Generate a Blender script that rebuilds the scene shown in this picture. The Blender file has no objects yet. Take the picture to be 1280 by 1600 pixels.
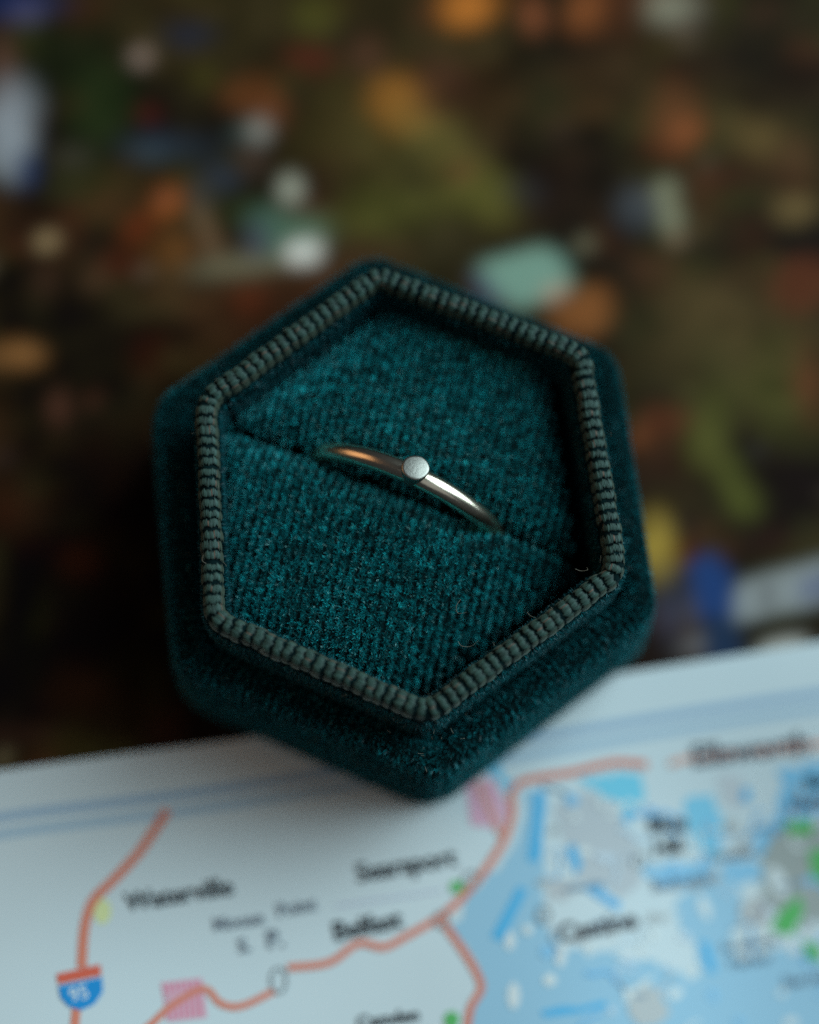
import bpy, bmesh, math, random
import numpy as np
from mathutils import Vector, Matrix
from mathutils.geometry import delaunay_2d_cdt

random.seed(7)
rng = np.random.default_rng(7)
MM = 0.001
C = bpy.context.scene.collection
sc = bpy.context.scene

# ------------------------------------------------------------------ camera
FPX = 2667.0                                   # focal length in photo pixels (1280 wide): a 50 mm lens on a 24 mm wide frame
CAM = np.array([-1.708, -39.613, 169.513])     # millimetres above the sheet
RX, RY = 0.250399, -0.016089
cam_d = bpy.data.cameras.new('camera')
cam = bpy.data.objects.new('camera', cam_d)
C.objects.link(cam)
cam.location = Vector(CAM) * MM
cam.rotation_euler = (RX, RY, 0)
cam_d.sensor_fit = 'HORIZONTAL'
cam_d.sensor_width = 24
cam_d.lens = 50
cam_d.clip_start = 0.005
cam_d.clip_end = 10
cam_d.dof.use_dof = True
cam_d.dof.focus_distance = 0.1490
cam_d.dof.aperture_fstop = 4.0
sc.camera = cam

# ------------------------------------------------------------------ world, lamps, exposure
w = bpy.data.worlds.new('World')
sc.world = w
w.use_nodes = True
bg = w.node_tree.nodes['Background']
bg.inputs[0].default_value = (0.72, 0.86, 1.0, 1)
bg.inputs[1].default_value = 0.032

def lamp(name, loc, target, size, power, col):
    d = bpy.data.lights.new(name, 'AREA')
    d.shape = 'RECTANGLE'
    d.size, d.size_y = size
    d.energy = power
    d.color = col
    o = bpy.data.objects.new(name, d)
    C.objects.link(o)
    o.location = loc
    o.rotation_euler = (Vector(target) - Vector(loc)).to_track_quat('-Z', 'Y').to_euler()
    return o

lamp('window_light', (0.51, 0.25, 0.48), (0, 0, 0.02), (0.60, 0.70), 6.9, (0.67, 0.92, 1.0))
lamp('fill_light', (0.12, -0.45, 0.80), (0, 0, 0.02), (0.7, 0.7), 0.45, (0.84, 0.97, 1.0))  # unseen soft fill, added to lift the shadows beside the box
lamp('room_lamp', (-0.70, 0.22, 0.42), (0, 0, 0.02), (0.55, 0.45), 0.75, (1.0, 0.56, 0.26))

sc.view_settings.view_transform = 'Standard'
sc.view_settings.look = 'None'
sc.view_settings.exposure = 0.0
sc.view_settings.gamma = 1.0
sc.view_settings.use_curve_mapping = False
sc.cycles.max_bounces = 6
sc.cycles.use_denoising = False      # keep the fine grain of the picture

# ------------------------------------------------------------------ pixel helpers
def rot(rx, ry):
    c, s = math.cos, math.sin
    X = np.array([[1, 0, 0], [0, c(rx), -s(rx)], [0, s(rx), c(rx)]])
    Y = np.array([[c(ry), 0, s(ry)], [0, 1, 0], [-s(ry), 0, c(ry)]])
    return Y @ X
RM = rot(RX, RY)

def height(x, y):
    """the sheet lifts a little towards its lower left, where it was folded"""
    return 6.5 * np.exp(-(((x + 42) / 26) ** 2 + ((y + 50) / 17) ** 2)) \
        - 8.0 / (1 + np.exp(-(x - 26) / 5.0)) / (1 + np.exp((y + 24) / 5.0)) \
        + 0.10 * np.sin(x * 0.11 + 1.0) * np.sin(y * 0.09)

def ray(u, v):
    return RM @ np.array([(u - 640) / FPX, -(v - 800) / FPX, -1.0])

def at(u, v, z=0.0):
    d = ray(u, v)
    return CAM + d * (z - CAM[2]) / d[2]

def on_sheet(u, v):
    z = 0.0
    for _ in range(5):
        p = at(u, v, z)
        z = float(height(p[0], p[1]))
    return p

def lin(c):
    c = np.asarray(c, float) / 255.0
    return np.where(c <= 0.04045, c / 12.92, ((c + 0.055) / 1.055) ** 2.4)

# ------------------------------------------------------------------ materials
def mat(name, col=(0.5, 0.5, 0.5), rough=0.6, metal=0.0, spec=0.5):
    m = bpy.data.materials.new(name)
    m.use_nodes = True
    b = m.node_tree.nodes['Principled BSDF']
    b.inputs['Base Color'].default_value = (*col, 1)
    b.inputs['Roughness'].default_value = rough
    b.inputs['Metallic'].default_value = metal
    b.inputs['Specular IOR Level'].default_value = spec
    return m

def bsdf(m):
    return m.node_tree.nodes['Principled BSDF']

def noise_bump(m, scale, strength, dist, detail=4):
    nt = m.node_tree
    tc = nt.nodes.new('ShaderNodeTexCoord')
    n = nt.nodes.new('ShaderNodeTexNoise')
    n.inputs['Scale'].default_value = scale
    n.inputs['Detail'].default_value = detail
    bp = nt.nodes.new('ShaderNodeBump')
    bp.inputs['Strength'].default_value = strength
    bp.inputs['Distance'].default_value = dist
    nt.links.new(tc.outputs['Object'], n.inputs['Vector'])
    nt.links.new(n.outputs['Fac'], bp.inputs['Height'])
    nt.links.new(bp.outputs['Normal'], bsdf(m).inputs['Normal'])
    return n

def noise_colour(m, scale, c0, c1, lo=0.35, hi=0.65, detail=5):
    nt = m.node_tree
    tc = nt.nodes.new('ShaderNodeTexCoord')
    n = nt.nodes.new('ShaderNodeTexNoise')
    n.inputs['Scale'].default_value = scale
    n.inputs['Detail'].default_value = detail
    r = nt.nodes.new('ShaderNodeValToRGB')
    r.color_ramp.elements[0].position = lo
    r.color_ramp.elements[1].position = hi
    r.color_ramp.elements[0].color = (*c0, 1)
    r.color_ramp.elements[1].color = (*c1, 1)
    nt.links.new(tc.outputs['Object'], n.inputs['Vector'])
    nt.links.new(n.outputs['Fac'], r.inputs['Fac'])
    nt.links.new(r.outputs['Color'], bsdf(m).inputs['Base Color'])

def attr_colour(m, name='tint'):
    nt = m.node_tree
    a = nt.nodes.new('ShaderNodeAttribute')
    a.attribute_name = name
    nt.links.new(a.outputs['Color'], bsdf(m).inputs['Base Color'])

M = {}
M['table'] = mat('dark_wood', (0.03, 0.018, 0.01), 0.45)
noise_colour(M['table'], 30, (0.02, 0.011, 0.006), (0.05, 0.03, 0.017))
M['paper'] = mat('map_paper', (0.72, 0.77, 0.78), 0.6, spec=0.15)
noise_bump(M['paper'], 22, 0.25, 0.0012, 3)
noise_colour(M['paper'], 60, (0.73, 0.775, 0.79), (0.755, 0.795, 0.805))
M['photo'] = mat('photo_ink', (0.1, 0.1, 0.1), 0.5, spec=0.03)
attr_colour(M['photo'])
noise_bump(M['photo'], 900, 0.05, 0.0001)

M['velvet'] = mat('velvet_ground', (0.001, 0.010, 0.011), 0.9, spec=0.1)
noise_colour(M['velvet'], 1500, (0.0006, 0.006, 0.007), (0.002, 0.016, 0.017))
M['pile'] = mat('velvet_pile', (0.005, 0.08, 0.085), 0.42, spec=0.45)
attr_colour(M['pile'])
b = bsdf(M['pile'])
b.inputs['Sheen Weight'].default_value = 0.22
b.inputs['Sheen Roughness'].default_value = 0.35
b.inputs['Sheen Tint'].default_value = (0.12, 0.75, 0.80, 1)
M['rib'] = mat('ribbed_trim', (0.16, 0.23, 0.18), 0.6, spec=0.3)
M['thread'] = mat('trim_thread', (0.1, 0.15, 0.12), 0.55, spec=0.35)
attr_colour(M['thread'])
b = bsdf(M['thread'])
b.inputs['Sheen Weight'].default_value = 0.2
b.inputs['Sheen Tint'].default_value = (0.6, 0.8, 0.65, 1)
M['gold'] = mat('ring_metal', (0.87, 0.73, 0.57), 0.25, metal=1.0)
noise_bump(M['gold'], 2500, 0.10, 0.00006, 3)
M['disc'] = mat('ring_disc_metal', (0.38, 0.355, 0.315), 0.40, metal=1.0)
noise_bump(M['disc'], 4000, 0.22, 0.00006, 6)
M['lint'] = mat('lint_fibre', (0.22, 0.19, 0.14), 0.6)

# ------------------------------------------------------------------ object helpers
def link(name, me, m=None, parent=None):
    o = bpy.data.objects.new(name, me)
    C.objects.link(o)
    if m is not None:
        me.materials.append(m)
    if parent is not None:
        o.parent = parent
    return o

def tag(o, label=None, cat=None, group=None, kind=None):
    if label: o['label'] = label
    if cat: o['category'] = cat
    if group: o['group'] = group
    if kind: o['kind'] = kind
    return o

def mesh_np(name, verts, faces, smooth=True):
    me = bpy.data.meshes.new(name)
    me.from_pydata([tuple(v) for v in np.asarray(verts) * MM], [], [tuple(f) for f in faces])
    if smooth:
        me.polygons.foreach_set('use_smooth', np.ones(len(me.polygons), bool))
    me.update()
    return me

def set_tint(me, cols):
    a = me.color_attributes.new('tint', 'FLOAT_COLOR', 'POINT')
    buf = np.ones((len(me.vertices), 4), np.float32)
    buf[:, :3] = cols
    a.data.foreach_set('color', buf.ravel())

def blades(name, P, N, L, W, cols, m, parent, tipcol=1.6, bend=0.35):
    """many fibres in one mesh: P base, N direction (unit), L length, W width, cols base colours"""
    n = len(P)
    r = rng.normal(size=(n, 3))
    side = np.cross(N, r)
    side /= np.linalg.norm(side, axis=1)[:, None] + 1e-9
    bd = np.cross(side, N) * (rng.normal(size=(n, 1)) * bend)
    L = L[:, None]; W = W[:, None]
    V = np.empty((n, 5, 3))
    V[:, 0] = P - side * W * .5
    V[:, 1] = P + side * W * .5
    mid = P + N * L * .55 + bd * L * .25
    V[:, 2] = mid + side * W * .42
    V[:, 3] = mid - side * W * .42
    V[:, 4] = P + N * L + bd * L * .8
    V = V.reshape(-1, 3) * MM
    k = np.arange(n)[:, None] * 5
    loops = np.concatenate([k, k + 1, k + 2, k + 3, k + 3, k + 2, k + 4], 1).ravel()
    me = bpy.data.meshes.new(name)
    me.vertices.add(n * 5)
    me.vertices.foreach_set('co', V.ravel())
    me.loops.add(n * 7)
    me.loops.foreach_set('vertex_index', loops.astype(np.int32))
    me.polygons.add(n * 2)
    st = (np.arange(n)[:, None] * 7 + np.array([[0, 4]])).ravel()
    me.polygons.foreach_set('loop_start', st.astype(np.int32))
    me.update(calc_edges=True)
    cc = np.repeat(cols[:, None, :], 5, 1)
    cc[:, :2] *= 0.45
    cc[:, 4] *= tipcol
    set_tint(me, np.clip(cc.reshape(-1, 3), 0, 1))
    o = link(name, me, m, parent)
    o['kind'] = 'stuff'
    return o

# ------------------------------------------------------------------ setting: table
tb = mesh_np('table', [(-600, -600, -8.6), (600, -600, -8.6), (600, 600, -8.6), (-600, 600, -8.6)], [(0, 1, 2, 3)])
tag(link('table', tb, M['table']), kind='structure')

# ------------------------------------------------------------------ the printed sheet
sheet = bpy.data.objects.new('travel_map', None)
C.objects.link(sheet)
tag(sheet, 'printed road map sheet with a dark autumn town photograph above its white border', 'map')

X0, X1, Y0, Y1 = -95.0, 95.0, -100.0, 125.0
def grid(xs, ys, fz, dz):
    gx, gy = np.meshgrid(xs, ys)
    z = fz(gx, gy) + dz
    V = np.stack([gx, gy, z], -1).reshape(-1, 3)
    nx, ny = len(xs), len(ys)
    i = (np.arange(ny - 1)[:, None] * nx + np.arange(nx - 1)[None]).ravel()
    F = np.stack([i, i + 1, i + 1 + nx, i + nx], 1)
    return V, F

xs = np.linspace(X0, X1, 140); ys = np.linspace(Y0, Y1, 160)
V, F = grid(xs, ys, height, 0.0)
n = len(V)
nx, ny = len(xs), len(ys)
Vb = V.copy(); Vb[:, 2] -= 0.14
rim = [j for j in range(nx)] + [k * nx + nx - 1 for k in range(1, ny)] + [(ny - 1) * nx + j for j in range(nx - 2, -1, -1)] + [k * nx for k in range(ny - 2, 0, -1)]
Fa = [tuple(f) for f in F] + [tuple(f[::-1] + n) for f in F]
for a, b_ in zip(rim, rim[1:] + rim[:1]):
    Fa.append((a, a + n, b_ + n, b_))
link('paper', mesh_np('paper', np.concatenate([V, Vb]), Fa), M['paper'], sheet)

# boundary between the photograph and the map's white border
EDGE = np.array([on_sheet(u, v)[:2] for u, v in [(-700, 1320), (-300, 1252), (0, 1204), (200, 1177), (370, 1156), (700, 1100), (1000, 1047), (1280, 1003), (1600, 955), (2000, 895)]])
def edge_y(x):
    return np.interp(x, EDGE[:, 0], EDGE[:, 1])

# --- the photograph: an aerial view over a town in autumn, painted as flat print
px_x = np.linspace(X0 + 3, X1 - 3, 520)
rows = np.linspace(0, 1, 420)
gx = np.repeat(px_x[None], len(rows), 0)
gy = edge_y(gx) + rows[:, None] * (Y1 - 3 - edge_y(gx))
def smooth_noise(shape, cell):
    h, w_ = int(shape[0] / cell) + 3, int(shape[1] / cell) + 3
    g = rng.random((h, w_))
    yy = np.arange(shape[0]) / cell; xx = np.arange(shape[1]) / cell
    yi = yy.astype(int); xi = xx.astype(int)
    fy = (yy - yi)[:, None]; fx = (xx - xi)[None]
    fy = fy * fy * (3 - 2 * fy); fx = fx * fx * (3 - 2 * fx)
    return (g[yi][:, xi] * (1 - fy) * (1 - fx) + g[yi][:, xi + 1] * (1 - fy) * fx + g[yi + 1][:, xi] * fy * (1 - fx) + g[yi + 1][:, xi + 1] * fy * fx)
# image coordinates of every print vertex (only to lay out the picture's motifs)
P3 = np.stack([gx, gy, height(gx, gy)], -1) - CAM
q = P3 @ RM
U = 640 + FPX * q[..., 0] / -q[..., 2]
Vv = 800 - FPX * q[..., 1] / -q[..., 2]
S = gx.shape
ILL = np.array((0.50, 0.68, 0.75)) * 1.0                                       # light the sheet receives: turns seen tones into ink reflectance
n1, n2, n3 = smooth_noise(S, 22), smooth_noise(S, 8), smooth_noise(S, 4)
ink = np.empty(S + (3,))
ink[:] = lin((25, 21, 16))
def mixin(mask, col):
    m_ = np.clip(mask, 0, 1)[..., None]
    ink[:] = ink * (1 - m_) + lin(col) * m_
# loose tree cover everywhere
mixin((n1 - .45) * 2.2, (44, 41, 22))
mixin((smooth_noise(S, 16) - .62) * 3.0, (66, 42, 22))
mixin((smooth_noise(S, 12) - .70) * 3.0, (52, 60, 26))
mixin((smooth_noise(S, 46) - .50) * 2.6, (60, 54, 28))
mixin((smooth_noise(S, 34) - .58) * 1.7, (74, 44, 24))
mixin((smooth_noise(S, 26) - .62) * 2.2, (52, 56, 26))
def blob(u, v, ru, rv, col, a=1.0, ang=0.0, soft=1.1):
    du, dv = U - u, Vv - v
    c_, s_ = math.cos(math.radians(ang)), math.sin(math.radians(ang))
    e = np.sqrt(((du * c_ + dv * s_) / ru) ** 2 + ((-du * s_ + dv * c_) / rv) ** 2)
    e = e + (n2 - .5) * .9 + (n1 - .5) * .9
    mixin(np.clip((1 + soft * .5 - e) / soft, 0, 1) * a, col)
D = [  # dark stretches
    (240, 160, 60, 45, (14, 13, 12), .8), (900, 270, 150, 80, (26, 20, 16), .85), (140, 520, 170, 70, (16, 13, 10), .8), (60, 300, 60, 40, (16, 14, 12), .7),
    (1230, 130, 90, 70, (22, 19, 14), .7), (150, 760, 260, 190, (20, 14, 10), .85), (180, 980, 260, 170, (14, 12, 9), .85), (1230, 760, 70, 60, (26, 18, 16), .9), (1130, 560, 40, 30, (34, 26, 18), .7),
    (420, 240, 40, 50, (20, 16, 12), .7), (1000, 1020, 120, 40, (30, 24, 20), .9), (1230, 985, 80, 18, (30, 24, 20), .9), (850, 100, 60, 50, (26, 22, 15), .6)]
for u, v, a_, b_, c_, al in D: blob(u, v, a_, b_, c_, al, soft=.8)
B = [
    (110, 85, 80, 60, (30, 40, 22), .9), (160, 180, 45, 60, (40, 60, 28), .9), (30, 5, 75, 22, (22, 55, 120), 1), (45, 20, 25, 18, (90, 90, 130), 1),
    (5, 110, 20, 60, (110, 80, 65), 1), (8, 205, 34, 75, (165, 190, 205), 1), (45, 268, 14, 24, (20, 55, 110), 1),
    (295, 55, 45, 24, (14, 40, 75), 1), (490, 25, 45, 34, (88, 92, 32), .9), (480, 90, 34, 22, (95, 42, 26), .9), (575, 85, 22, 24, (92, 58, 46), .8),
    (320, 120, 24, 22, (78, 78, 26), .9), (395, 148, 44, 28, (120, 74, 32), .95), (425, 170, 22, 24, (105, 62, 30), .9), (232, 178, 16, 14, (90, 32, 24), 1),
    (375, 205, 14, 18, (60, 82, 76), 1), (270, 230, 70, 26, (34, 54, 74), .9), (232, 240, 32, 16, (62, 84, 96), .9), (345, 275, 24, 20, (48, 66, 90), .9), (312, 300, 20, 28, (76, 82, 88), .9), (115, 245, 30, 18, (66, 70, 58), .9), (390, 250, 20, 24, (78, 66, 56), .8),
    (265, 312, 24, 28, (185, 98, 26), 1), (215, 352, 22, 22, (125, 52, 16), .9), (170, 320, 22, 22, (90, 58, 34), .9), (322, 360, 14, 50, (140, 116, 84), .95, -25), (275, 390, 32, 36, (112, 74, 28), .95), (190, 412, 28, 16, (82, 36, 18), .9), (365, 415, 78, 16, (114, 118, 92), .95, -6), (110, 300, 40, 18, (48, 52, 30), .8), (250, 460, 30, 25, (70, 50, 28), .7), (390, 470, 22, 20, (110, 52, 22), .8), (380, 330, 26, 18, (52, 64, 30), .8),
    (460, 362, 54, 28, (84, 142, 124), 1), (402, 375, 14, 20, (70, 70, 98), .9),
    (15, 555, 40, 16, (165, 120, 62), 1), (92, 640, 14, 28, (100, 66, 50), .95), (145, 627, 13, 13, (86, 54, 38), .9), (5, 715, 20, 16, (64, 52, 52), .8), (150, 437, 20, 16, (80, 60, 40), .8), (70, 440, 16, 20, (64, 44, 32), .8), (235, 560, 30, 40, (70, 34, 16), .7),
    (600, 235, 90, 100, (84, 80, 36), .85), (632, 165, 46, 34, (168, 112, 28), 1, 35), (695, 235, 75, 40, (104, 100, 46), .95, 50), (760, 310, 50, 36, (100, 104, 42), .95, 40), (600, 330, 100, 40, (88, 94, 38), .9, -12), (560, 250, 30, 26, (64, 56, 28), .7), (720, 268, 16, 12, (118, 78, 46), .9), (690, 130, 34, 44, (82, 54, 38), .85), (700, 380, 60, 34, (58, 56, 32), .8), (560, 400, 60, 28, (76, 56, 36), .8), (480, 320, 30, 16, (80, 44, 34), .8),
    (728, 14, 44, 34, (205, 128, 26), 1), (665, 20, 22, 30, (86, 56, 34), .8), (835, 26, 20, 28, (155, 90, 50), .95), (912, 14, 30, 32, (150, 90, 40), .95), (1050, 10, 40, 26, (138, 150, 130), 1), (1075, 45, 16, 22, (110, 100, 86), .9), (855, 165, 50, 60, (48, 54, 30), .85), (875, 205, 18, 14, (70, 50, 44), .8), (975, 110, 46, 40, (64, 52, 30), .8),
    (1050, 195, 44, 54, (112, 66, 34), .9), (1074, 208, 24, 22, (150, 88, 42), .95), (1180, 212, 60, 26, (92, 80, 42), .9, 20), (1250, 250, 30, 30, (84, 62, 38), .8), (1245, 325, 36, 24, (126, 112, 66), .9), (1120, 60, 40, 30, (48, 44, 26), .7), (1190, 20, 40, 20, (70, 50, 34), .7), (1110, 280, 44, 24, (80, 48, 30), .8),
    (1000, 318, 32, 32, (74, 86, 94), .95), (1040, 300, 20, 22, (158, 174, 142), 1), (1052, 340, 20, 24, (150, 166, 136), 1), (1060, 372, 18, 14, (165, 150, 118), 1), (1096, 356, 18, 18, (106, 92, 56), .9), (820, 300, 26, 20, (52, 56, 60), .7),
    (920, 490, 46, 38, (160, 104, 46), .95), (1020, 420, 50, 26, (76, 52, 34), .8), (1090, 470, 70, 46, (84, 72, 42), .85), (1160, 520, 120, 80, (80, 72, 40), .85), (1100, 610, 60, 60, (62, 66, 32), .85), (1225, 620, 60, 70, (78, 84, 36), .85), (1030, 560, 50, 60, (66, 58, 32), .8), (1255, 448, 34, 36, (112, 60, 34), .9), (1262, 600, 26, 50, (106, 58, 34), .85), (1035, 655, 40, 24, (104, 58, 32), .9), (1000, 680, 20, 24, (130, 74, 34), .9), (1110, 690, 34, 50, (84, 92, 38), .9), (1150, 770, 30, 52, (96, 108, 42), .95, -25), (1060, 780, 50, 30, (62, 54, 30), .8), (1100, 830, 22, 30, (84, 60, 36), .8), (1070, 865, 20, 18, (110, 52, 32), .9), (1050, 820, 36, 16, (50, 42, 40), .8), (1180, 850, 40, 24, (56, 34, 28), .7), (1265, 840, 24, 24, (58, 58, 32), .8),
    (20, 790, 70, 50, (64, 32, 14), .8), (125, 880, 34, 30, (70, 34, 15), .8), (130, 1085, 44, 40, (58, 36, 18), .8), (200, 1130, 60, 40, (52, 42, 20), .8), (40, 1150, 60, 14, (70, 48, 36), .8), (110, 1165, 40, 20, (62, 58, 22), .8), (260, 1140, 26, 22, (58, 34, 28), .7),
    (1030, 868, 22, 48, (185, 165, 56), 1), (1050, 950, 34, 44, (62, 74, 100), .9), (1092, 1010, 30, 22, (125, 136, 144), .95), (1085, 960, 14, 50, (100, 94, 92), .7)]
for r_ in B: blob(*r_[:4], r_[4], r_[5] * .85, r_[6] if len(r_) > 6 else 0.0)
# foliage texture: clumps and gaps
ink *= (0.40 + 0.75 * n2 + 0.50 * n3)[..., None]
# small crisp motifs: house gables, boats, a quay
def poly(pts, col, a=1.0):
    pts = np.array(pts, float)
    inside = np.zeros(S, bool)
    j = len(pts) - 1
    for i in range(len(pts)):
        xi, yi = pts[i]; xj, yj = pts[j]
        cond = ((yi > Vv) != (yj > Vv)) & (U < (xj - xi) * (Vv - yi) / (yj - yi + 1e-9) + xi)
        inside ^= cond
        j = i
    mixin(inside * a, col)
poly([(745, 412), (850, 384), (880, 402), (896, 448), (840, 470), (812, 486), (770, 450)], (122, 176, 160))
poly([(742, 420), (770, 450), (800, 486), (760, 470), (736, 440)], (70, 84, 118))
poly([(850, 448), (896, 440), (880, 466), (846, 474)], (178, 170, 148))
poly([(446, 380), (500, 374), (498, 412), (446, 412)], (215, 232, 226))
poly([(1076, 880), (1110, 860), (1146, 900), (1152, 960), (1090, 968)], (24, 70, 135))
poly([(1096, 968), (1150, 962), (1162, 1024), (1104, 1032)], (30, 58, 92))
poly([(1150, 912), (1300, 870), (1300, 940), (1150, 972)], (146, 166, 170))
poly([(1188, 915), (1206, 910), (1208, 945), (1192, 950)], (96, 104, 108))
poly([(1250, 905), (1300, 890), (1300, 930), (1254, 940)], (110, 130, 160))
poly([(1190, 1008), (1250, 994), (1262, 1004), (1258, 1020), (1180, 1030)], (190, 205, 200))
def dot(u, v, ru, rv, col):
    blob(u, v, ru * .60, rv * .60, col, 1.0, soft=.3)
for a_ in [(222, 88, 21, 21, (185, 168, 156)), (405, 203, 19, 22, (145, 156, 150)), (457, 296, 18, 25, (185, 204, 186)), (75, 376, 18, 16, (185, 168, 120)), (917, 382, 18, 20, (114, 120, 94)), (5, 1186, 14, 18, (165, 160, 118)), (470, 394, 22, 18, (250, 255, 250))]: dot(*a_)
# a scatter of small roofs and windows through the trees
for _ in range(24):
    u, v = rng.uniform(-250, 1550), rng.uniform(-350, 1000)
    s_ = rng.uniform(4, 9)
    c_ = [(150, 140, 120), (120, 60, 36), (90, 96, 104), (150, 105, 45)][rng.integers(4)]
    blob(u, v, s_, s_ * rng.uniform(.6, 1.2), c_, .8, soft=.3)
def soften(a_, r_):
    for ax in (0, 1):
        p_ = np.concatenate([np.repeat(a_.take([0], ax), r_, ax), a_, np.repeat(a_.take([-1], ax), r_, ax)], ax)
        a_ = sum(p_.take(range(k, k + a_.shape[ax]), ax) for k in range(2 * r_ + 1)) / (2 * r_ + 1)
    return a_
ink = soften(soften(ink, 2), 2)
lum = ink.mean(-1, keepdims=True)
ink = (ink * .90 + lum * .10) * .63
ink = np.clip(ink / ILL, 0.004, 0.80)
Vp = np.stack([gx, gy, height(gx, gy) + 0.03], -1).reshape(-1, 3)
nxp, nyp = S[1], S[0]
i = (np.arange(nyp - 1)[:, None] * nxp + np.arange(nxp - 1)[None]).ravel()
me = mesh_np('autumn_photograph', Vp, np.stack([i, i + 1, i + 1 + nxp, i + nxp], 1))
set_tint(me, ink.reshape(-1, 3))
tag(link('photograph', me, M['photo'], sheet), 'dark printed photograph of autumn trees, roofs and a blue boat by a quay')

# --- map inks
def ink_mat(name, seen):
    c_ = np.clip(lin(seen) / np.array((0.50, 0.68, 0.75)), 0, .85)
    k_ = 'ink_%d_%d_%d' % tuple(seen)
    if k_ not in M:
        M[k_] = mat('map_ink_' + name, tuple(c_), 0.55, spec=0.25)
    return M[k_]

def lay(name, pts, seen, dz):
    """a printed flat area: outline in photo pixels, laid on the sheet"""
    P = np.array([on_sheet(u, v)[:2] for u, v in pts])
    lo, hi = P.min(0), P.max(0)
    extra = [(x, y) for x in np.arange(lo[0] + 1, hi[0], 2.0) for y in np.arange(lo[1] + 1, hi[1], 2.0)]
    allp = [Vector(p) for p in P] + [Vector(p) for p in extra]
    nP = len(P)
    vo, _, fo, *_r = delaunay_2d_cdt(allp, [], [list(range(nP))], 1, 1e-5)
    vo = np.array([(v.x, v.y) for v in vo])
    V3 = np.column_stack([vo, height(vo[:, 0], vo[:, 1]) + dz])
    fs = []
    for f in fo:
        a_, b_, c_ = vo[f[0]], vo[f[1]], vo[f[2]]
        if (b_[0] - a_[0]) * (c_[1] - a_[1]) - (b_[1] - a_[1]) * (c_[0] - a_[0]) < 0: f = f[::-1]
        fs.append(f)
    return link(name, mesh_np(name, V3, fs), ink_mat(name, seen), sheet)

cr = np.random.default_rng(9)
def rough(pts, amp=5.0, step=9.0):
    out = []
    for k in range(len(pts)):
        a_ = np.array(pts[k], float); b_ = np.array(pts[(k + 1) % len(pts)], float)
        n_ = int(np.linalg.norm(b_ - a_) / step)
        n_ = 1 if n_ > 40 else max(1, n_)
        for t in range(n_):
            out.append(tuple(a_ + (b_ - a_) * t / n_ + (cr.normal(size=2) * amp if t else 0)))
    return out

def ellipse(u, v, a_, b_, n_=16, ang=0):
    t = np.linspace(0, 2 * np.pi, n_, endpoint=False)
    c_, s_ = math.cos(math.radians(ang)), math.sin(math.radians(ang))
    return [(u + a_ * math.cos(k) * c_ - b_ * math.sin(k) * s_, v + a_ * math.cos(k) * s_ + b_ * math.sin(k) * c_) for k in t]

def catmull(pts, k=6):
    pts = np.array(pts, float)
    p = np.vstack([2 * pts[0] - pts[1], pts, 2 * pts[-1] - pts[-2]])
    out = []
    for i in range(1, len(p) - 2):
        for t in np.linspace(0, 1, k, endpoint=False):
            out.append(.5 * (2 * p[i] + (p[i + 1] - p[i - 1]) * t + (2 * p[i - 1] - 5 * p[i] + 4 * p[i + 1] - p[i + 2]) * t * t + (3 * p[i] - p[i - 1] - 3 * p[i + 1] + p[i + 2]) * t ** 3))
    out.append(pts[-1])
    return np.array(out)

def stroke(name, pts, width, seen, dz, smooth=True):
    pp = catmull(pts) if smooth else np.array(pts, float)
    P = np.array([on_sheet(u, v)[:2] for u, v in pp])
    T = np.gradient(P, axis=0)
    T /= np.linalg.norm(T, axis=1)[:, None]
    N = np.column_stack([-T[:, 1], T[:, 0]]) * width * .45 / 17.0
    A, B_ = P + N, P - N
    V2 = np.concatenate([A, B_])
    V3 = np.column_stack([V2, height(V2[:, 0], V2[:, 1]) + dz])
    n_ = len(P)
    return link(name, mesh_np(name, V3, [(k + n_, k + 1 + n_, k + 1, k) for k in range(n_ - 1)]), ink_mat(name, seen), sheet)

def lettering(text, p0, p1, seen, bold=0.0, stretch=1.0, dz=0.14, name='lettering'):
    cu = bpy.data.curves.new('t', 'FONT')
    cu.body = text
    cu.offset = bold
    cu.resolution_u = 3
    to = bpy.data.objects.new('t', cu)
    C.objects.link(to)
    dg = bpy.context.evaluated_depsgraph_get()
    me0 = bpy.data.meshes.new_from_object(to.evaluated_get(dg))
    co = np.array([v.co[:2] for v in me0.vertices])
    fs = [tuple(p.vertices) for p in me0.polygons]
    bpy.data.objects.remove(to); bpy.data.curves.remove(cu); bpy.data.meshes.remove(me0)
    x0, x1 = co[:, 0].min(), co[:, 0].max()
    p0 = np.array(p0, float); p1 = np.array(p1, float)
    d = p1 - p0
    sc_ = np.linalg.norm(d) / (x1 - x0)
    e = d / np.linalg.norm(d)
    up = np.array([e[1], -e[0]])
    uv = p0 + (co[:, :1] - x0) * sc_ * e + co[:, 1:] * sc_ * stretch * up
    V3 = np.array([on_sheet(u, v) for u, v in uv])
    V3[:, 2] += dz
    out = link(name, mesh_np(name, V3, fs, False), ink_mat(name, seen), sheet)
    return out

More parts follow.
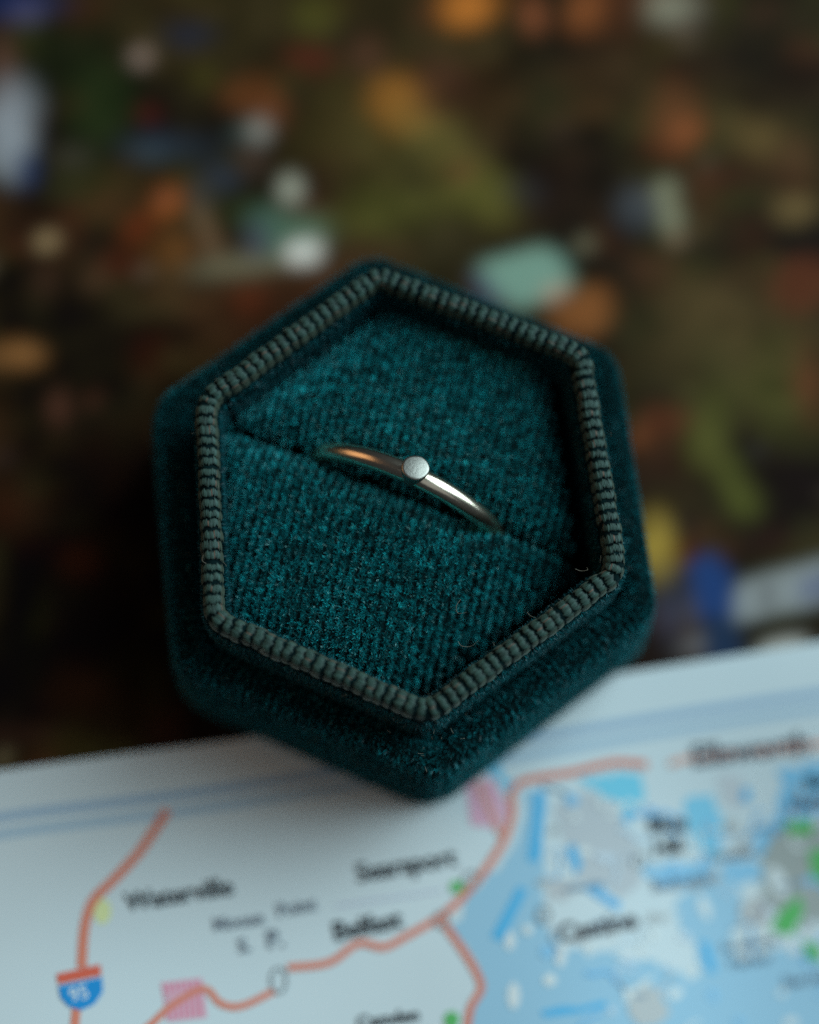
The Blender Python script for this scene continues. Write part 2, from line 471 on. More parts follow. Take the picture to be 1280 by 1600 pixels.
SEA, DEEP, LAND, GREY = (122, 172, 198), (66, 158, 206), (172, 198, 206), (138, 156, 164)
lay('sea', rough([(728, 1408), (760, 1372), (792, 1338), (814, 1306), (820, 1268), (815, 1240), (850, 1230), (856, 1262), (852, 1300), (850, 1350), (850, 1400), (850, 1440), (880, 1482), (930, 1490), (965, 1484), (985, 1500), (1010, 1498), (1045, 1506), (1086, 1530), (1098, 1514), (1076, 1472), (1058, 1440), (1060, 1404), (1080, 1388), (1120, 1372), (1150, 1384), (1166, 1420), (1140, 1470), (1160, 1500), (1210, 1480), (1280, 1500), (1420, 1520), (1700, 1560), (1700, 2300), (640, 2300), (700, 1700), (728, 1612), (742, 1566), (756, 1534), (735, 1490), (704, 1446)], 4.0), SEA, .03)
lay('sea', rough([(905, 1216), (1000, 1208), (1008, 1238), (984, 1290), (960, 1250)], 4.0), (95, 180, 220), .03)
lay('sea', rough([(1074, 1246), (1112, 1240), (1132, 1300), (1124, 1345), (1090, 1345), (1074, 1300)], 4.0), (105, 178, 215), .03)
lay('sea', rough([(1218, 1200), (1300, 1190), (1480, 1170), (1480, 1290), (1300, 1290), (1240, 1285), (1195, 1345), (1170, 1330), (1180, 1300), (1215, 1270), (1222, 1230)], 4.0), (105, 172, 212), .03)
lay('sea', rough([(1000, 1356), (1070, 1348), (1190, 1350), (1190, 1384), (1120, 1372), (1080, 1386), (1010, 1374)], 4.0), (112, 172, 205), .03)
lay('sea', rough([(758, 1200), (778, 1190), (806, 1230), (792, 1240)], 4.0), (100, 175, 215), .03)
lay('blue_label_strip', [(836, 1236), (852, 1236), (848, 1290), (844, 1346), (824, 1346), (832, 1290)], DEEP, .07)  # plain strips standing in for blue lettering on the water
lay('blue_label_strip', [(767, 1464), (784, 1472), (824, 1392), (810, 1384)], DEEP, .07)
lay('blue_label_strip', [(845, 1580), (880, 1572), (905, 1574), (945, 1564), (949, 1574), (900, 1584), (850, 1590)], DEEP, .07)
lay('blue_label_strip', [(886, 1326), (898, 1318), (910, 1350), (900, 1368)], DEEP, .07)
lay('blue_label_strip', [(905, 1383), (930, 1384), (972, 1412), (965, 1424), (930, 1402)], (85, 160, 205), .07)
lay('blue_label_strip', [(1160, 1232), (1172, 1232), (1172, 1254), (1158, 1252)], DEEP, .07)
lay('blue_label_strip', [(1092, 1470), (1108, 1474), (1120, 1520), (1106, 1520)], DEEP, .07)
lay('upland', rough([(866, 1262), (900, 1240), (950, 1246), (985, 1300), (1000, 1330), (1004, 1376), (980, 1398), (950, 1392), (905, 1376), (880, 1310)], 4.0), (150, 172, 182), .03)
lay('upland', rough([(856, 1372), (905, 1376), (900, 1400), (856, 1410)], 4.0), (150, 170, 178), .045)
lay('upland', rough([(1116, 1215), (1160, 1210), (1165, 1260), (1140, 1262)], 4.0), (158, 180, 190), .03)
lay('island', rough([(1196, 1318), (1240, 1286), (1310, 1276), (1420, 1290), (1420, 1440), (1310, 1446), (1240, 1434), (1190, 1404)], 4.0), (128, 148, 150), .07)
lay('island', ellipse(1180, 1425, 26, 22), (135, 150, 156), .09)
for e_ in [(797, 1470, 8, 15), (876, 1492, 9, 19), (803, 1556, 10, 21), (1101, 1418, 8, 20, 16, -20), (1240, 1481, 11, 9), (1236, 1598, 11, 8), (1216, 1378, 12, 26, 16, -25)]:
    lay('island', ellipse(*e_), LAND, .09)
lay('island', rough([(985, 1542), (1030, 1545), (1040, 1590), (1000, 1606), (982, 1580)], 4.0), (150, 170, 176), .09)
for g_ in ([(1218, 1424), (1250, 1398), (1256, 1424), (1238, 1462), (1204, 1454)], [(1264, 1330), (1340, 1316), (1340, 1390), (1270, 1374)], [(1226, 1286), (1276, 1280), (1270, 1304), (1232, 1304)], [(1254, 1470), (1282, 1478), (1286, 1504), (1262, 1496)], ellipse(714, 1386, 11, 10), ellipse(706, 1594, 12, 14)):
    lay('park_patch', g_, (72, 158, 92), .11)
lay('town_area', [(251, 1536), (316, 1528), (324, 1590), (262, 1597), (262, 1560)], (204, 150, 170), .05)
lay('town_area', [(728, 1226), (768, 1214), (796, 1262), (782, 1302), (762, 1292), (736, 1290)], (198, 158, 180), .05)
lay('town_area', ellipse(160, 1424, 14, 20), (204, 208, 152), .05)
RED = (190, 116, 98)
for k in range(7):
    stroke('hatch_line', [(254 + k * 9.5, 1537 - k), (262 + k * 9, 1594 - k)], 3, (196, 106, 134), .07, False)
for k in range(5):
    stroke('hatch_line', [(733 + k * 9, 1228 - k * 2), (742 + k * 10, 1288)], 3, (190, 130, 160), .07, False)
stroke('road', [(262, 1266), (240, 1300), (215, 1335), (175, 1378), (150, 1402), (138, 1426), (131, 1462), (128, 1512)], 17, RED, .09)
stroke('road', [(120, 1575), (115, 1620), (105, 1680)], 15, RED, .09)
stroke('road', [(180, 1650), (235, 1602), (268, 1572), (318, 1545), (345, 1568), (378, 1572), (430, 1548)], 12, RED, .09)
stroke('road', [(450, 1512), (515, 1504), (560, 1474), (600, 1480), (635, 1463), (690, 1431), (730, 1395), (765, 1350), (790, 1308), (801, 1270), (800, 1240), (816, 1222), (850, 1214), (900, 1206), (960, 1192), (1012, 1195)], 13, RED, .12)
stroke('road', [(1046, 1194), (1085, 1184), (1190, 1174), (1300, 1160), (1450, 1140)], 12, (196, 150, 140), .12)
stroke('road', [(692, 1440), (722, 1482), (746, 1522), (752, 1546), (735, 1578), (726, 1640), (700, 1720)], 13, RED, .12)
stroke('road', [(746, 1222), (765, 1265), (784, 1306)], 10, (196, 140, 132), .12)
# fine lines and specks that crowd the coast
mr = np.random.default_rng(21)
for _ in range(46):
    u, v = mr.uniform(860, 1300), mr.uniform(1225, 1600)
    pts_ = [(u, v)]
    an = mr.uniform(0, 6.28)
    for k in range(4):
        an += mr.normal() * .7
        u += 16 * math.cos(an); v += 13 * math.sin(an)
        pts_.append((u, v))
    stroke('shore_line', pts_, mr.uniform(3, 8), [(96, 128, 150), (176, 200, 206), (150, 186, 206), (88, 160, 206)][mr.integers(4)], .10)
for _ in range(60):
    u, v = mr.uniform(780, 1300), mr.uniform(1235, 1640)
    lay('islet', ellipse(u, v, mr.uniform(4, 13), mr.uniform(4, 11), 9, mr.uniform(0, 180)), [(176, 200, 206), (140, 160, 166), (110, 172, 210), (160, 190, 206)][mr.integers(4)], .10 + .0005 * _)
# border rules of the map frame
def offset_edge(dv0, dv1):
    return [(u, v + dv0 + (dv1 - dv0) * u / 1280) for u, v in [(-560, 1296), (-300, 1252), (0, 1203), (200, 1177), (370, 1154), (700, 1100), (1000, 1047), (1280, 1003), (1600, 955), (1850, 917)]]
stroke('frame_rule', offset_edge(74, 80), 17, (126, 164, 190), .03)
stroke('frame_rule', offset_edge(101, 104), 17, (134, 172, 194), .03)
# road shield
lay('route_shield', [(89, 1522), (157, 1507), (159, 1524), (92, 1538)], (186, 88, 70), .15)
lay('route_shield', [(92, 1541), (160, 1527), (161, 1550), (148, 1569), (126, 1579), (107, 1572), (95, 1558)], (16, 126, 194), .15)
lettering('95', (112, 1566), (140, 1559), (170, 205, 222), .01, dz=.18, name='route_number')
INK, SOFT = (30, 33, 40), (92, 110, 124)
lettering('Waterville', (197, 1424), (366, 1397), INK, .022)
lettering('Searsport', (560, 1378), (716, 1351), INK, .022)
lettering('Belfast', (525, 1470), (632, 1448), INK, .022)
lettering('Castine', (876, 1473), (998, 1448), (56, 62, 70), .03)
lettering('Blue', (1016, 1302), (1075, 1296), INK, .025)
lettering('Hill', (1024, 1338), (1068, 1332), INK, .025)
lettering('Ellsworth', (1085, 1198), (1266, 1176), (52, 62, 76), .02)
lettering('Moose', (336, 1455), (414, 1443), SOFT, .02)
lettering('Point', (436, 1433), (497, 1421), SOFT, .02)
lettering('S.', (374, 1489), (394, 1486), SOFT, .03)
lettering('P.', (420, 1482), (446, 1478), (90, 108, 122), .03)
lettering('Sedgwick', (1020, 1393), (1116, 1379), (82, 104, 122), .02)
lettering('Trenton', (1105, 1348), (1180, 1338), (82, 104, 122), .02)
lettering('Southwest', (1130, 1488), (1216, 1474), (80, 104, 124), .02)
lettering('Harbor', (1142, 1512), (1208, 1502), (80, 104, 124), .02)
lettering('Bass Harbor', (1226, 1542), (1330, 1528), (80, 104, 124), .02)
lettering('Bar', (1262, 1232), (1300, 1226), INK, .02)
lettering('Harbor', (1236, 1268), (1320, 1256), (70, 66, 78), .02)
lettering('Camden', (560, 1608), (656, 1594), INK, .02)
stroke('rule', [(525, 1416), (690, 1392)], 5, (150, 172, 192), .05, False)
for u, v, a_, b_ in [(690, 1437, 11, 12), (736, 1374, 11, 12), (436, 1532, 12, 20), (850, 1430, 10, 14), (1000, 1345, 10, 10)]:
    t = ellipse(u, v, a_, b_, 20); t.append(t[0])
    stroke('route_marker', t, 3.5, (96, 112, 120), .16, False)

# ------------------------------------------------------------------ the ring box
H = 25.0
SHELF = 17.2
box = bpy.data.objects.new('ring_box', None)
C.objects.link(box)
tag(box, 'open hexagonal dark teal velvet ring box with a ribbed rim', 'ring box')

LIP = np.array([(-2.28, 19.79), (16.01, 12.35), (18.74, -7.73), (2.14, -20.13), (-16.26, -12.08), (-17.55, 7.71)])[::-1]     # counter-clockwise
PHI = 1.69071
OUT = np.array([(25.1 * math.cos(PHI + k * math.pi / 3), 25.1 * math.sin(PHI + k * math.pi / 3)) for k in range(6)])

def offset_poly(P, d):
    """move every edge of a CCW polygon outward by d"""
    n_ = len(P)
    out = []
    for k in range(n_):
        a_, b_, c_ = P[k - 1], P[k], P[(k + 1) % n_]
        e1 = (b_ - a_) / np.linalg.norm(b_ - a_); e2 = (c_ - b_) / np.linalg.norm(c_ - b_)
        n1_ = np.array([e1[1], -e1[0]]); n2_ = np.array([e2[1], -e2[0]])
        m_ = n1_ + n2_
        out.append(b_ + m_ * d / (1 + n1_ @ n2_))
    return np.array(out)

def rounded(P, r, k_arc=8, k_side=14):
    """points and outward normals round a polygon with rounded corners"""
    pts, nor = [], []
    n_ = len(P)
    for k in range(n_):
        a_, b_, c_ = P[k - 1], P[k], P[(k + 1) % n_]
        e1 = (b_ - a_) / np.linalg.norm(b_ - a_); e2 = (c_ - b_) / np.linalg.norm(c_ - b_)
        n1_ = np.array([e1[1], -e1[0]]); n2_ = np.array([e2[1], -e2[0]])
        cen = b_ - (n1_ + n2_) * r / (1 + n1_ @ n2_)
        t1 = math.atan2(n1_[1], n1_[0]); t2 = math.atan2(n2_[1], n2_[0])
        if t2 < t1: t2 += 2 * math.pi
        for t in np.linspace(t1, t2, k_arc):
            nn = np.array([math.cos(t), math.sin(t)])
            pts.append(cen + nn * r); nor.append(nn)
        # along the next side
        n3 = P[(k + 2) % n_]
        e3 = (n3 - c_) / np.linalg.norm(n3 - c_)
        nb = np.array([e3[1], -e3[0]])
        cen2 = c_ - (n2_ + nb) * r / (1 + n2_ @ nb)
        s0 = cen + n2_ * r; s1 = cen2 + n2_ * r
        for t in np.linspace(0, 1, k_side + 2)[1:-1]:
            pts.append(s0 * (1 - t) + s1 * t); nor.append(n2_)
    return np.array(pts), np.array(nor)

def loft(name, pts, nor, prof, m, parent, close=True):
    """sweep a profile [(offset, z)] round a path"""
    n_ = len(pts)
    V_ = np.concatenate([np.column_stack([pts + nor * o_, np.full(n_, z_)]) for o_, z_ in prof])
    F_ = []
    for k in range(len(prof) - 1):
        for j in range(n_):
            j2 = (j + 1) % n_
            F_.append((k * n_ + j, k * n_ + j2, (k + 1) * n_ + j2, (k + 1) * n_ + j))
    if close:
        F_.append(tuple(range(n_))[::-1])
        F_.append(tuple((len(prof) - 1) * n_ + j for j in range(n_)))
    return link(name, mesh_np(name, V_, F_), m, parent)

# base: a solid hexagonal body with a step round the rim wall
op, on = rounded(OUT, 3.4)
prof_base = [(0.2, 0.25), (1.0, 0.5), (1.3, 1.2), (1.15, 4), (0.75, 10), (0.25, 15.0), (0.0, 16.2), (-0.35, 16.9), (-0.9, 17.15), (-1.5, 17.0), (-2.1, 16.3), (-2.7, 15.0), (-5.4, 14.0)]
base = loft('base', op, on, prof_base, M['velvet'], box, close=False)
lp, ln = rounded(LIP, 1.9)
# rim wall: outer face, rounded top, inner face, floor
T = 0.86
prof_lip = [(T, 13.6), (T, 22.0), (T - .02, 24.2), (T - .18, 24.7), (T - .45, 24.94), (0, 25.0), (-T + .45, 24.94), (-T + .18, 24.7), (-T + .02, 24.2), (-T, 22), (-T, 6.0), (-T - 1, 5.0), (-9, 5.0)]
prof_lip = [(o_, z_ - .12) for o_, z_ in prof_lip]
lip = loft('rim_wall', lp, ln, prof_lip, M['velvet'], box, close=False)
ip, _ = rounded(offset_poly(LIP, -8.9), .3)
ctr = ip.mean(0)
fl = mesh_np('floor', np.vstack([np.column_stack([ip * 1.1, np.full(len(ip), 4.9)]), [[*ctr, 4.9]]]), [(k, (k + 1) % len(ip), len(ip)) for k in range(len(ip))])
link('inner_floor', fl, M['velvet'], box)
bt, _ = rounded(OUT, 3.4)
link('underside', mesh_np('underside', np.column_stack([bt, np.full(len(bt), .3)]), [tuple(range(len(bt)))[::-1]]), M['velvet'], base)

# ribs of the trim: one mesh per variant, wrapped over the rim
def rib_mesh(k):
    """one rib of the woven binding: short floats lying along the rim, side by side over its top and faces"""
    r_ = np.random.default_rng(40 + k)
    uz = np.array([(-T, -1.5), (-T - .01, -1.1), (-T + .02, -.7), (-T + .16, -.26), (-T + .42, -.04), (0, 0), (T - .42, -.04), (T - .16, -.26), (T - .02, -.7), (T + .01, -1.2), (T, -1.8)])
    seg = np.r_[0, np.cumsum(np.linalg.norm(np.diff(uz, axis=0), axis=1))]
    NT = 36
    V_, F_, col = [], [], []
    for t in range(NT):
        s = seg[-1] * (t + .5) / NT
        p = np.array([np.interp(s, seg, uz[:, 0]), np.interp(s, seg, uz[:, 1])])
        p2 = np.array([np.interp(s + .05, seg, uz[:, 0]), np.interp(s + .05, seg, uz[:, 1])])
        p1 = np.array([np.interp(s - .05, seg, uz[:, 0]), np.interp(s - .05, seg, uz[:, 1])])
        tg = (p2 - p1) / np.linalg.norm(p2 - p1)
        nn = np.array([-tg[1], tg[0]])
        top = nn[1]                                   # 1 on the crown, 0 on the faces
        wd = seg[-1] / NT * .52
        ln_ = .33 * (1 + r_.normal() * .12)
        sh = r_.normal() * .035 + .05 * math.sin(t * .9)
        hgt = .065 + .03 * r_.random()
        if top < .5: ln_ *= 1.15; hgt *= .8
        g = float(np.exp(r_.normal() * .22))
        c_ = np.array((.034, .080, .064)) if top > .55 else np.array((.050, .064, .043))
        if r_.random() < .07: c_ = np.array((.14, .08, .055))
        o_ = len(V_)
        for a_, hh in ((-1, -.04), (-.62, .62), (0, 1), (.62, .62), (1, -.04)):
            for w_ in (-1, 0, 1):
                q_ = p + tg * wd * w_ * 1.05 + nn * (hgt * hh + (0.035 if w_ == 0 else 0) - .01)
                V_.append((q_[0], a_ * ln_ + sh, q_[1]))
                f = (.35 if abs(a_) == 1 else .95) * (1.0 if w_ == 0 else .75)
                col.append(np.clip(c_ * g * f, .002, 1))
        for i_ in range(4):
            for j in range(2):
                b_ = o_ + i_ * 3 + j
                F_.append((b_, b_ + 1, b_ + 4, b_ + 3))
    me_ = mesh_np('rib', V_, F_)
    set_tint(me_, np.array(col))
    me_.materials.append(M['thread'])
    return me_
ribs = [rib_mesh(k) for k in range(6)]

def resample(pts, nor, pitch):
    P = np.vstack([pts, pts[:1]]); N_ = np.vstack([nor, nor[:1]])
    s = np.r_[0, np.cumsum(np.linalg.norm(np.diff(P, axis=0), axis=1))]
    n_ = int(round(s[-1] / pitch))
    t = np.arange(n_) * s[-1] / n_
    pos = np.column_stack([np.interp(t, s, P[:, k]) for k in range(2)])
    nn = np.column_stack([np.interp(t, s, N_[:, k]) for k in range(2)])
    nn /= np.linalg.norm(nn, axis=1)[:, None]
    return pos, nn
rp, rn = resample(lp, ln, 0.95)
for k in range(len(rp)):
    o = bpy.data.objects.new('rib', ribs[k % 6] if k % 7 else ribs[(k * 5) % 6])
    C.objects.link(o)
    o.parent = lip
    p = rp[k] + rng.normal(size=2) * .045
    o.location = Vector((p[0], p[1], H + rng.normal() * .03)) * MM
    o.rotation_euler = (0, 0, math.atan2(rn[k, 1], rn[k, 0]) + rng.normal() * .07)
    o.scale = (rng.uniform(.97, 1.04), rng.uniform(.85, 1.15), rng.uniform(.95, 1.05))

# ------------------------------------------------------------------ cushions
SA = math.radians(-21.0)
SD = np.array([math.cos(SA), math.sin(SA)])            # along the slot
SN = np.array([-SD[1], SD[0]])                          # towards the upper pad
SC = np.array([0.35, 0.45])
INN = offset_poly(LIP, -T)
ZT = 20.5
# per edge of the inner wall: how far the padding stops short, rounding radius, drop
LBL = ['EF', 'DE', 'CD', 'BC', 'AB', 'FA']
def edges_of():
    es = []
    n_ = len(INN)
    for k in range(n_):
        a_, b_ = INN[k], INN[(k + 1) % n_]
        e = (b_ - a_) / np.linalg.norm(b_ - a_)
        nrm = np.array([e[1], -e[0]])
        mid = (a_ + b_) / 2
        ang = math.degrees(math.atan2(mid[1], mid[0]))
        es.append((nrm, nrm @ a_, ang))
    return es
ES = edges_of()
def edge_par(ang):
    # outward direction of the wall -> (gap, radius, drop)
    tab = [(68, .3, 2.6, 2.0), (7, 1.5, 5.0, 4.0), (-53, 1.6, 8.5, 7.5), (-112, .2, 3.0, 1.8), (-172, .4, 3.5, 2.2), (128, .6, 4.5, 3.0)]
    return min(tab, key=lambda t: abs((t[0] - ang + 180) % 360 - 180))[1:]

def pad_edges(upper):
    es = []
    for nrm, c_, ang in ES:
        g, r_, dp = edge_par(ang)
        es.append((nrm, c_ - g, r_, dp))
    if upper:
        es.append((-SN, -(SN @ SC) - .28, 3.0, 3.0))
    else:
        es.append((SN, SN @ SC - .28, 3.4, 3.2))
    return es

def pad_z(x, y, es):
    z = np.full(np.shape(x), ZT)
    tot = np.zeros(np.shape(x))
    for nrm, c_, r_, dp in es:
        d = c_ - (nrm[0] * x + nrm[1] * y)
        t = np.clip(1 - d / r_, 0, 1)
        tot = tot + (dp * (1 - np.sqrt(1 - t * t))) ** 2
    z = z - np.sqrt(tot)
    a_ = (x - SC[0]) * SD[0] + (y - SC[1]) * SD[1]
    b_ = (x - SC[0]) * SN[0] + (y - SC[1]) * SN[1]
    z = z - 1.7 * np.exp(-(a_ / 7.4) ** 10) * np.exp(-((b_ + .9) / 1.5) ** 2)
    z = z + 1.9 * np.exp(-((x + 1) ** 2 + (y - 0) ** 2) / 150) + .10 * np.sin(x * .55 + y * .2) * np.sin(y * .5 - .1 * x)
    return z

def inside(x, y, es):
    d = np.full(np.shape(x), 1e9)
    for nrm, c_, r_, dp in es:
        d = np.minimum(d, c_ - (nrm[0] * x + nrm[1] * y))
    return d

def clip_poly(es):
    P = [np.array(p, float) for p in [(-60, -60), (60, -60), (60, 60), (-60, 60)]]
    for nrm, c_, *_ in es:
        out = []
        for k in range(len(P)):
            a_, b_ = P[k], P[(k + 1) % len(P)]
            da, db = c_ - nrm @ a_, c_ - nrm @ b_
            if da >= 0: out.append(a_)
            if da * db < 0: out.append(a_ + (b_ - a_) * da / (da - db))
        P = out
    return np.array(P)

ROWD = np.array([-0.24, -1.0]); ROWD /= np.linalg.norm(ROWD)   # run of the velvet's wales
ROWN = np.array([-ROWD[1], ROWD[0]])

for upper in (True, False):
    es = pad_edges(upper)
    P = clip_poly(es)
    bp_, bn_ = rounded(P, .6, 5, 30)
    c0 = bp_.mean(0)
    ss = 1 - (1 - np.linspace(0, 1, 46)[1:]) ** 1.7
    V_ = [[*c0, float(pad_z(c0[0], c0[1], es))]]
    nb = len(bp_)
    for s in ss:
        q_ = c0 + (bp_ - c0) * s
        V_ += np.column_stack([q_, pad_z(q_[:, 0], q_[:, 1], es)]).tolist()
    V_ += np.column_stack([bp_, np.full(nb, 5.2)]).tolist()
    F_ = [(0, 1 + j, 1 + (j + 1) % nb) for j in range(nb)]
    for k in range(len(ss)):
        for j in range(nb):
            j2 = (j + 1) % nb
            F_.append((1 + k * nb + j, 1 + (k + 1) * nb + j, 1 + (k + 1) * nb + j2, 1 + k * nb + j2))
    cu = link('cushion', mesh_np('cushion', V_, F_), M['velvet'], box)
    # velvet pile in wales of tufts
    pitch, step = 0.84, 0.30
    a_, b_ = np.meshgrid(np.arange(-32, 32) * pitch, np.arange(-90, 90) * step)
    b_ = b_ + (np.arange(a_.shape[1]) % 2)[None] * step * .5
    a_ = a_.ravel() + rng.normal(size=a_.size) * .05; b_ = b_.ravel() + rng.normal(size=b_.size) * .16
    tx = a_ * ROWN[0] + b_ * ROWD[0]; ty = a_ * ROWN[1] + b_ * ROWD[1]
    k_ = inside(tx, ty, es) > .12
    tx, ty = tx[k_], ty[k_]
    nt_ = len(tx)
    NF = 44
    # tuft-level lean and tone
    lean = rng.normal(size=(nt_, 2)) * .10 - ROWD * .30
    patch = np.sin(tx * .31 + .8 * np.sin(ty * .23 + 1)) * np.sin(ty * .37 + .9 * np.sin(tx * .19))
    lean = lean + np.outer(patch, (.10, .28))
    tone = np.exp(rng.normal(size=nt_) * .45)
    off = np.stack([rng.normal(size=(nt_, NF)) * .11, rng.normal(size=(nt_, NF)) * .13], -1)
    fx = tx[:, None] + off[..., 0] * ROWN[0] + off[..., 1] * ROWD[0]
    fy = ty[:, None] + off[..., 0] * ROWN[1] + off[..., 1] * ROWD[1]
    splay = off * 1.5
    lx = lean[:, None, 0] + splay[..., 0] * ROWN[0] + splay[..., 1] * ROWD[0] + rng.normal(size=fx.shape) * .20
    ly = lean[:, None, 1] + splay[..., 0] * ROWN[1] + splay[..., 1] * ROWD[1] + rng.normal(size=fx.shape) * .20
    fx, fy, lx, ly = [t.ravel() for t in (fx, fy, lx, ly)]
    tn = np.repeat(tone, NF)
    k_ = inside(fx, fy, es) > .03
    fx, fy, lx, ly, tn = [t[k_] for t in (fx, fy, lx, ly, tn)]
    fz = pad_z(fx, fy, es)
    e_ = .05
    gxn = -(pad_z(fx + e_, fy, es) - pad_z(fx - e_, fy, es)) / (2 * e_)
    gyn = -(pad_z(fx, fy + e_, es) - pad_z(fx, fy - e_, es)) / (2 * e_)
    N_ = np.column_stack([np.clip(gxn, -2, 2) + lx, np.clip(gyn, -2, 2) + ly, np.ones(len(fx))])
    N_ /= np.linalg.norm(N_, axis=1)[:, None]
    m_ = len(fx)
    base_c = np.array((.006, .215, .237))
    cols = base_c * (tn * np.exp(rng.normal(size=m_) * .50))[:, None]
    pale = rng.random(m_) < .05  # a few fibres coloured pale, glints painted into the pile
    cols[pale] = np.array((.24, .58, .56)) * rng.uniform(.6, 1.4, (pale.sum(), 1))
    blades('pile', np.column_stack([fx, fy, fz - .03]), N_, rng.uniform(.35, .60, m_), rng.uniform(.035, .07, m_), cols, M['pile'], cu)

# pile on the base (sides and step) and on the rim wall
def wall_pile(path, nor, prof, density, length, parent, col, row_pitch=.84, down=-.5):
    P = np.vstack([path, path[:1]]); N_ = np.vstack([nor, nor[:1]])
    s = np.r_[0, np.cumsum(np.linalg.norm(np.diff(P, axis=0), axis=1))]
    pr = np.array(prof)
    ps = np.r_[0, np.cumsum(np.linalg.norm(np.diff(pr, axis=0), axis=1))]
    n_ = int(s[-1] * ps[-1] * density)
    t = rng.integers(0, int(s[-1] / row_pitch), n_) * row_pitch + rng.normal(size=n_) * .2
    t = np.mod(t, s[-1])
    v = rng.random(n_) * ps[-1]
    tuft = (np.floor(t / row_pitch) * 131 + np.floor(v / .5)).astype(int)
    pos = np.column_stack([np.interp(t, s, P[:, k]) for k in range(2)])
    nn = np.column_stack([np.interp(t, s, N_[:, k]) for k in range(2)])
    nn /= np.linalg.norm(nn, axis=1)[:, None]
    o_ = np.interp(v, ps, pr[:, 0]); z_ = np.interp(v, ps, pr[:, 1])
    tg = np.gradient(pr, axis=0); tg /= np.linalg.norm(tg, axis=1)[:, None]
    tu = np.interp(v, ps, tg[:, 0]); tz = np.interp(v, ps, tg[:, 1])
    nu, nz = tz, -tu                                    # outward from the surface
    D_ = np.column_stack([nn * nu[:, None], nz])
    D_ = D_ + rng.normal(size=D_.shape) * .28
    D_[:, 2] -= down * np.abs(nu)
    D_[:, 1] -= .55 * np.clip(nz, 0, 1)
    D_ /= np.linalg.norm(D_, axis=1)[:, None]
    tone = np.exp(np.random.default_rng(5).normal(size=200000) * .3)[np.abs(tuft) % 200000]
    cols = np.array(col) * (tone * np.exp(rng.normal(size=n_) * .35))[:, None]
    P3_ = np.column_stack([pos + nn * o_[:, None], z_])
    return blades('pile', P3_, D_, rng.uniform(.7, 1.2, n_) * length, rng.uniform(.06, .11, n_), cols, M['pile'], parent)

wall_pile(op, on, prof_base[1:], 46, .55, base, (.0032, .098, .111), down=-.6)  # same velvet as the cushions, pile colour darkened to paint in shade
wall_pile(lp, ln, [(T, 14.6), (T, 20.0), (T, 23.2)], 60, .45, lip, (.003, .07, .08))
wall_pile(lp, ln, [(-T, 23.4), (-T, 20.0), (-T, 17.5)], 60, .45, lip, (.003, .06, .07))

# lint caught on the velvet
def hair(pts, r_=.022):
    pts = catmull(pts, 5)
    V_, F_ = [], []
    for k, p in enumerate(pts):
        a_ = pts[min(k + 1, len(pts) - 1)] - pts[max(k - 1, 0)]
        a_ /= np.linalg.norm(a_) + 1e-9
        s_ = np.cross(a_, [0.3, .2, 1]); s_ /= np.linalg.norm(s_)
        t_ = np.cross(a_, s_)
        for j in range(3):
            an = j * 2.094
            V_.append(p + (s_ * math.cos(an) + t_ * math.sin(an)) * r_)
    for k in range(len(pts) - 1):
        for j in range(3):
            F_.append((k * 3 + j, k * 3 + (j + 1) % 3, (k + 1) * 3 + (j + 1) % 3, (k + 1) * 3 + j))
    return V_, F_
LV, LF = [], []
def add_hair(px, z, jit=.15):
    global LV, LF
    pts = np.array([at(u, v, z) + np.array([0, 0, rng.normal() * jit]) for u, v in px])
    V_, F_ = hair(pts)
    o_ = len(LV)
    LV += list(V_); LF += [tuple(i_ + o_ for i_ in f) for f in F_]
add_hair([(720, 936), (713, 948), (716, 958), (729, 958)], 23.0)
add_hair([(716, 1002), (722, 1009), (736, 1009), (748, 1001)], 22.4)
add_hair([(899, 889), (908, 892), (918, 891), (917, 886)], 24.0)
add_hair([(318, 868), (316, 876), (322, 880)], 25.0)
add_hair([(858, 946), (862, 952), (859, 958)], 23.4)
add_hair([(824, 957), (829, 962), (837, 966)], 23.4)
for _ in range(22):
    u, v = rng.uniform(600, 740), 0
    v = 1150 + rng.normal() * 22 - abs(u - 665) * .55
    L_ = rng.uniform(3, 9); an = rng.uniform(0, 6.28)
    add_hair([(u, v), (u + L_ * .5 * math.cos(an) + rng.normal(), v + L_ * .5 * math.sin(an)), (u + L_ * math.cos(an), v + L_ * math.sin(an))], rng.uniform(18.5, 21))
for _ in range(36):
    t = rng.random() * 2 * math.pi
    k = rng.integers(len(rp))
    p = rp[k] + rn[k] * rng.uniform(-1.5, 1.6)
    d = rng.normal(size=3) * .25
    p3 = np.array([p[0], p[1], 24.6 + rng.normal() * .3])
    V_, F_ = hair(np.array([p3, p3 + d * .6 + [0, 0, .1], p3 + d * 1.3]), .014)
    o_ = len(LV); LV += list(V_); LF += [tuple(i_ + o_ for i_ in f) for f in F_]
tag(link('lint', mesh_np('lint', LV, LF), M['lint'], box), kind='stuff')

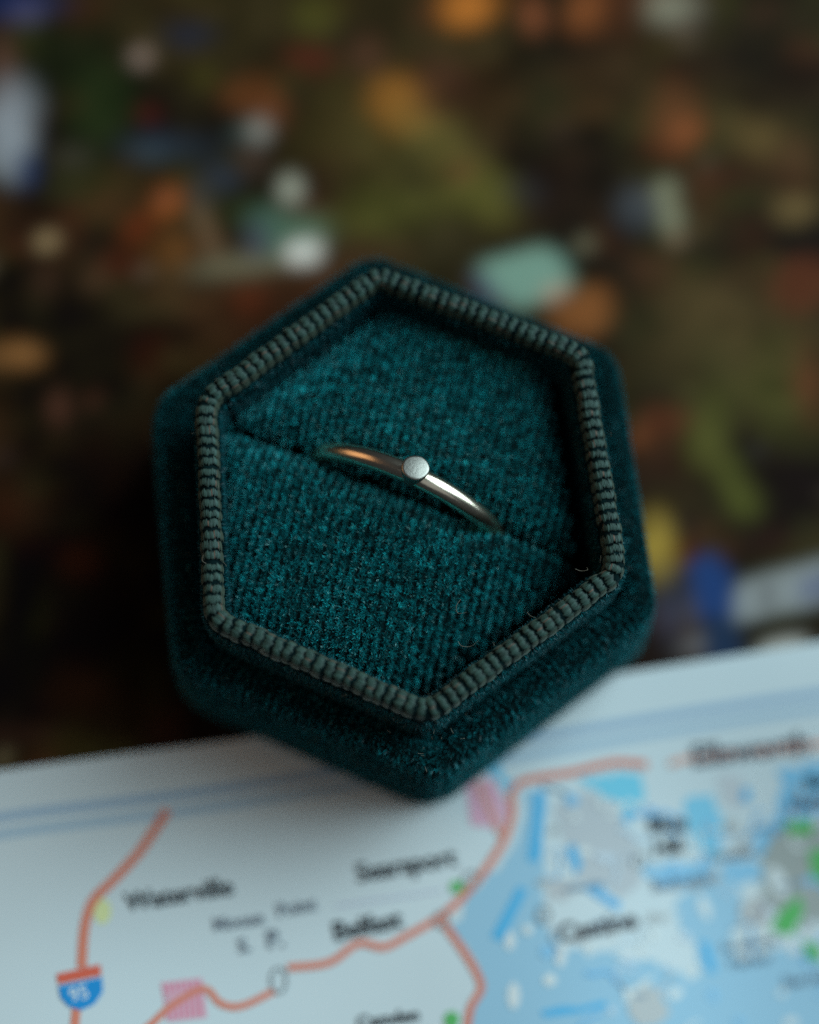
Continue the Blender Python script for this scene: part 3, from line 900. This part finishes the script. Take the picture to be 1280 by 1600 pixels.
# ------------------------------------------------------------------ the ring
RR, WR = 9.6, 0.92
rc = np.array([SC[0], SC[1], 15.3])
ring = bpy.data.objects.new('ring', None)
C.objects.link(ring)
tag(ring, 'thin polished metal ring with a flat round disc, standing in the velvet slot', 'ring')
LEAN = math.radians(3.0)
RA = math.radians(-24.5)
ex = np.array([math.cos(RA), math.sin(RA), 0.0])
sn3 = np.array([-ex[1], ex[0], 0.0])
ez = math.cos(LEAN) * np.array([0, 0, 1.0]) + math.sin(LEAN) * sn3
ey = np.cross(ez, ex)
V_, F_ = [], []
NU, NV = 160, 18
for i_ in range(NU):
    t = 2 * math.pi * i_ / NU
    rad = ex * math.sin(t) + ez * math.cos(t)
    wv = WR * (1 + .012 * math.sin(3 * t + 1) + .008 * math.sin(11 * t))
    for j in range(NV):
        p_ = 2 * math.pi * j / NV
        V_.append(rc + rad * (RR + wv * math.cos(p_)) + ey * (wv * 1.02 * math.sin(p_)))
for i_ in range(NU):
    for j in range(NV):
        i2, j2 = (i_ + 1) % NU, (j + 1) % NV
        F_.append((i_ * NV + j, i2 * NV + j, i2 * NV + j2, i_ * NV + j2))
link('band', mesh_np('band', V_, F_), M['gold'], ring)
# disc: a short stub with a softly hammered flat top
ta = math.radians(2.5)
rad = ex * math.sin(ta) + ez * math.cos(ta)
tan = ex * math.cos(ta) - ez * math.sin(ta)
rad0 = rad
rad = rad * math.cos(.13) + ey * math.sin(.13)
dy = np.cross(rad, tan)
prof = [(.95, -.75), (1.0, -.1), (1.06, .25), (1.16, .7), (1.22, 1.15), (1.21, 1.30), (1.14, 1.39), (1.0, 1.42)]
V_, F_ = [], []
NA = 40
o0 = rc + rad0 * (RR + .40)
for r_, h_ in prof:
    for j in range(NA):
        a_ = 2 * math.pi * j / NA
        rr = r_ * (1 + .025 * math.sin(2 * a_ + .6) + .015 * math.sin(5 * a_))
        hh = h_
        V_.append(o0 + tan * rr * math.cos(a_) + dy * rr * math.sin(a_) + rad * hh)
for k in range(len(prof) - 1):
    for j in range(NA):
        j2 = (j + 1) % NA
        F_.append((k * NA + j, k * NA + j2, (k + 1) * NA + j2, (k + 1) * NA + j))
F_.append(tuple((len(prof) - 1) * NA + j for j in range(NA)))
link('disc', mesh_np('disc', V_, F_), M['disc'], ring)
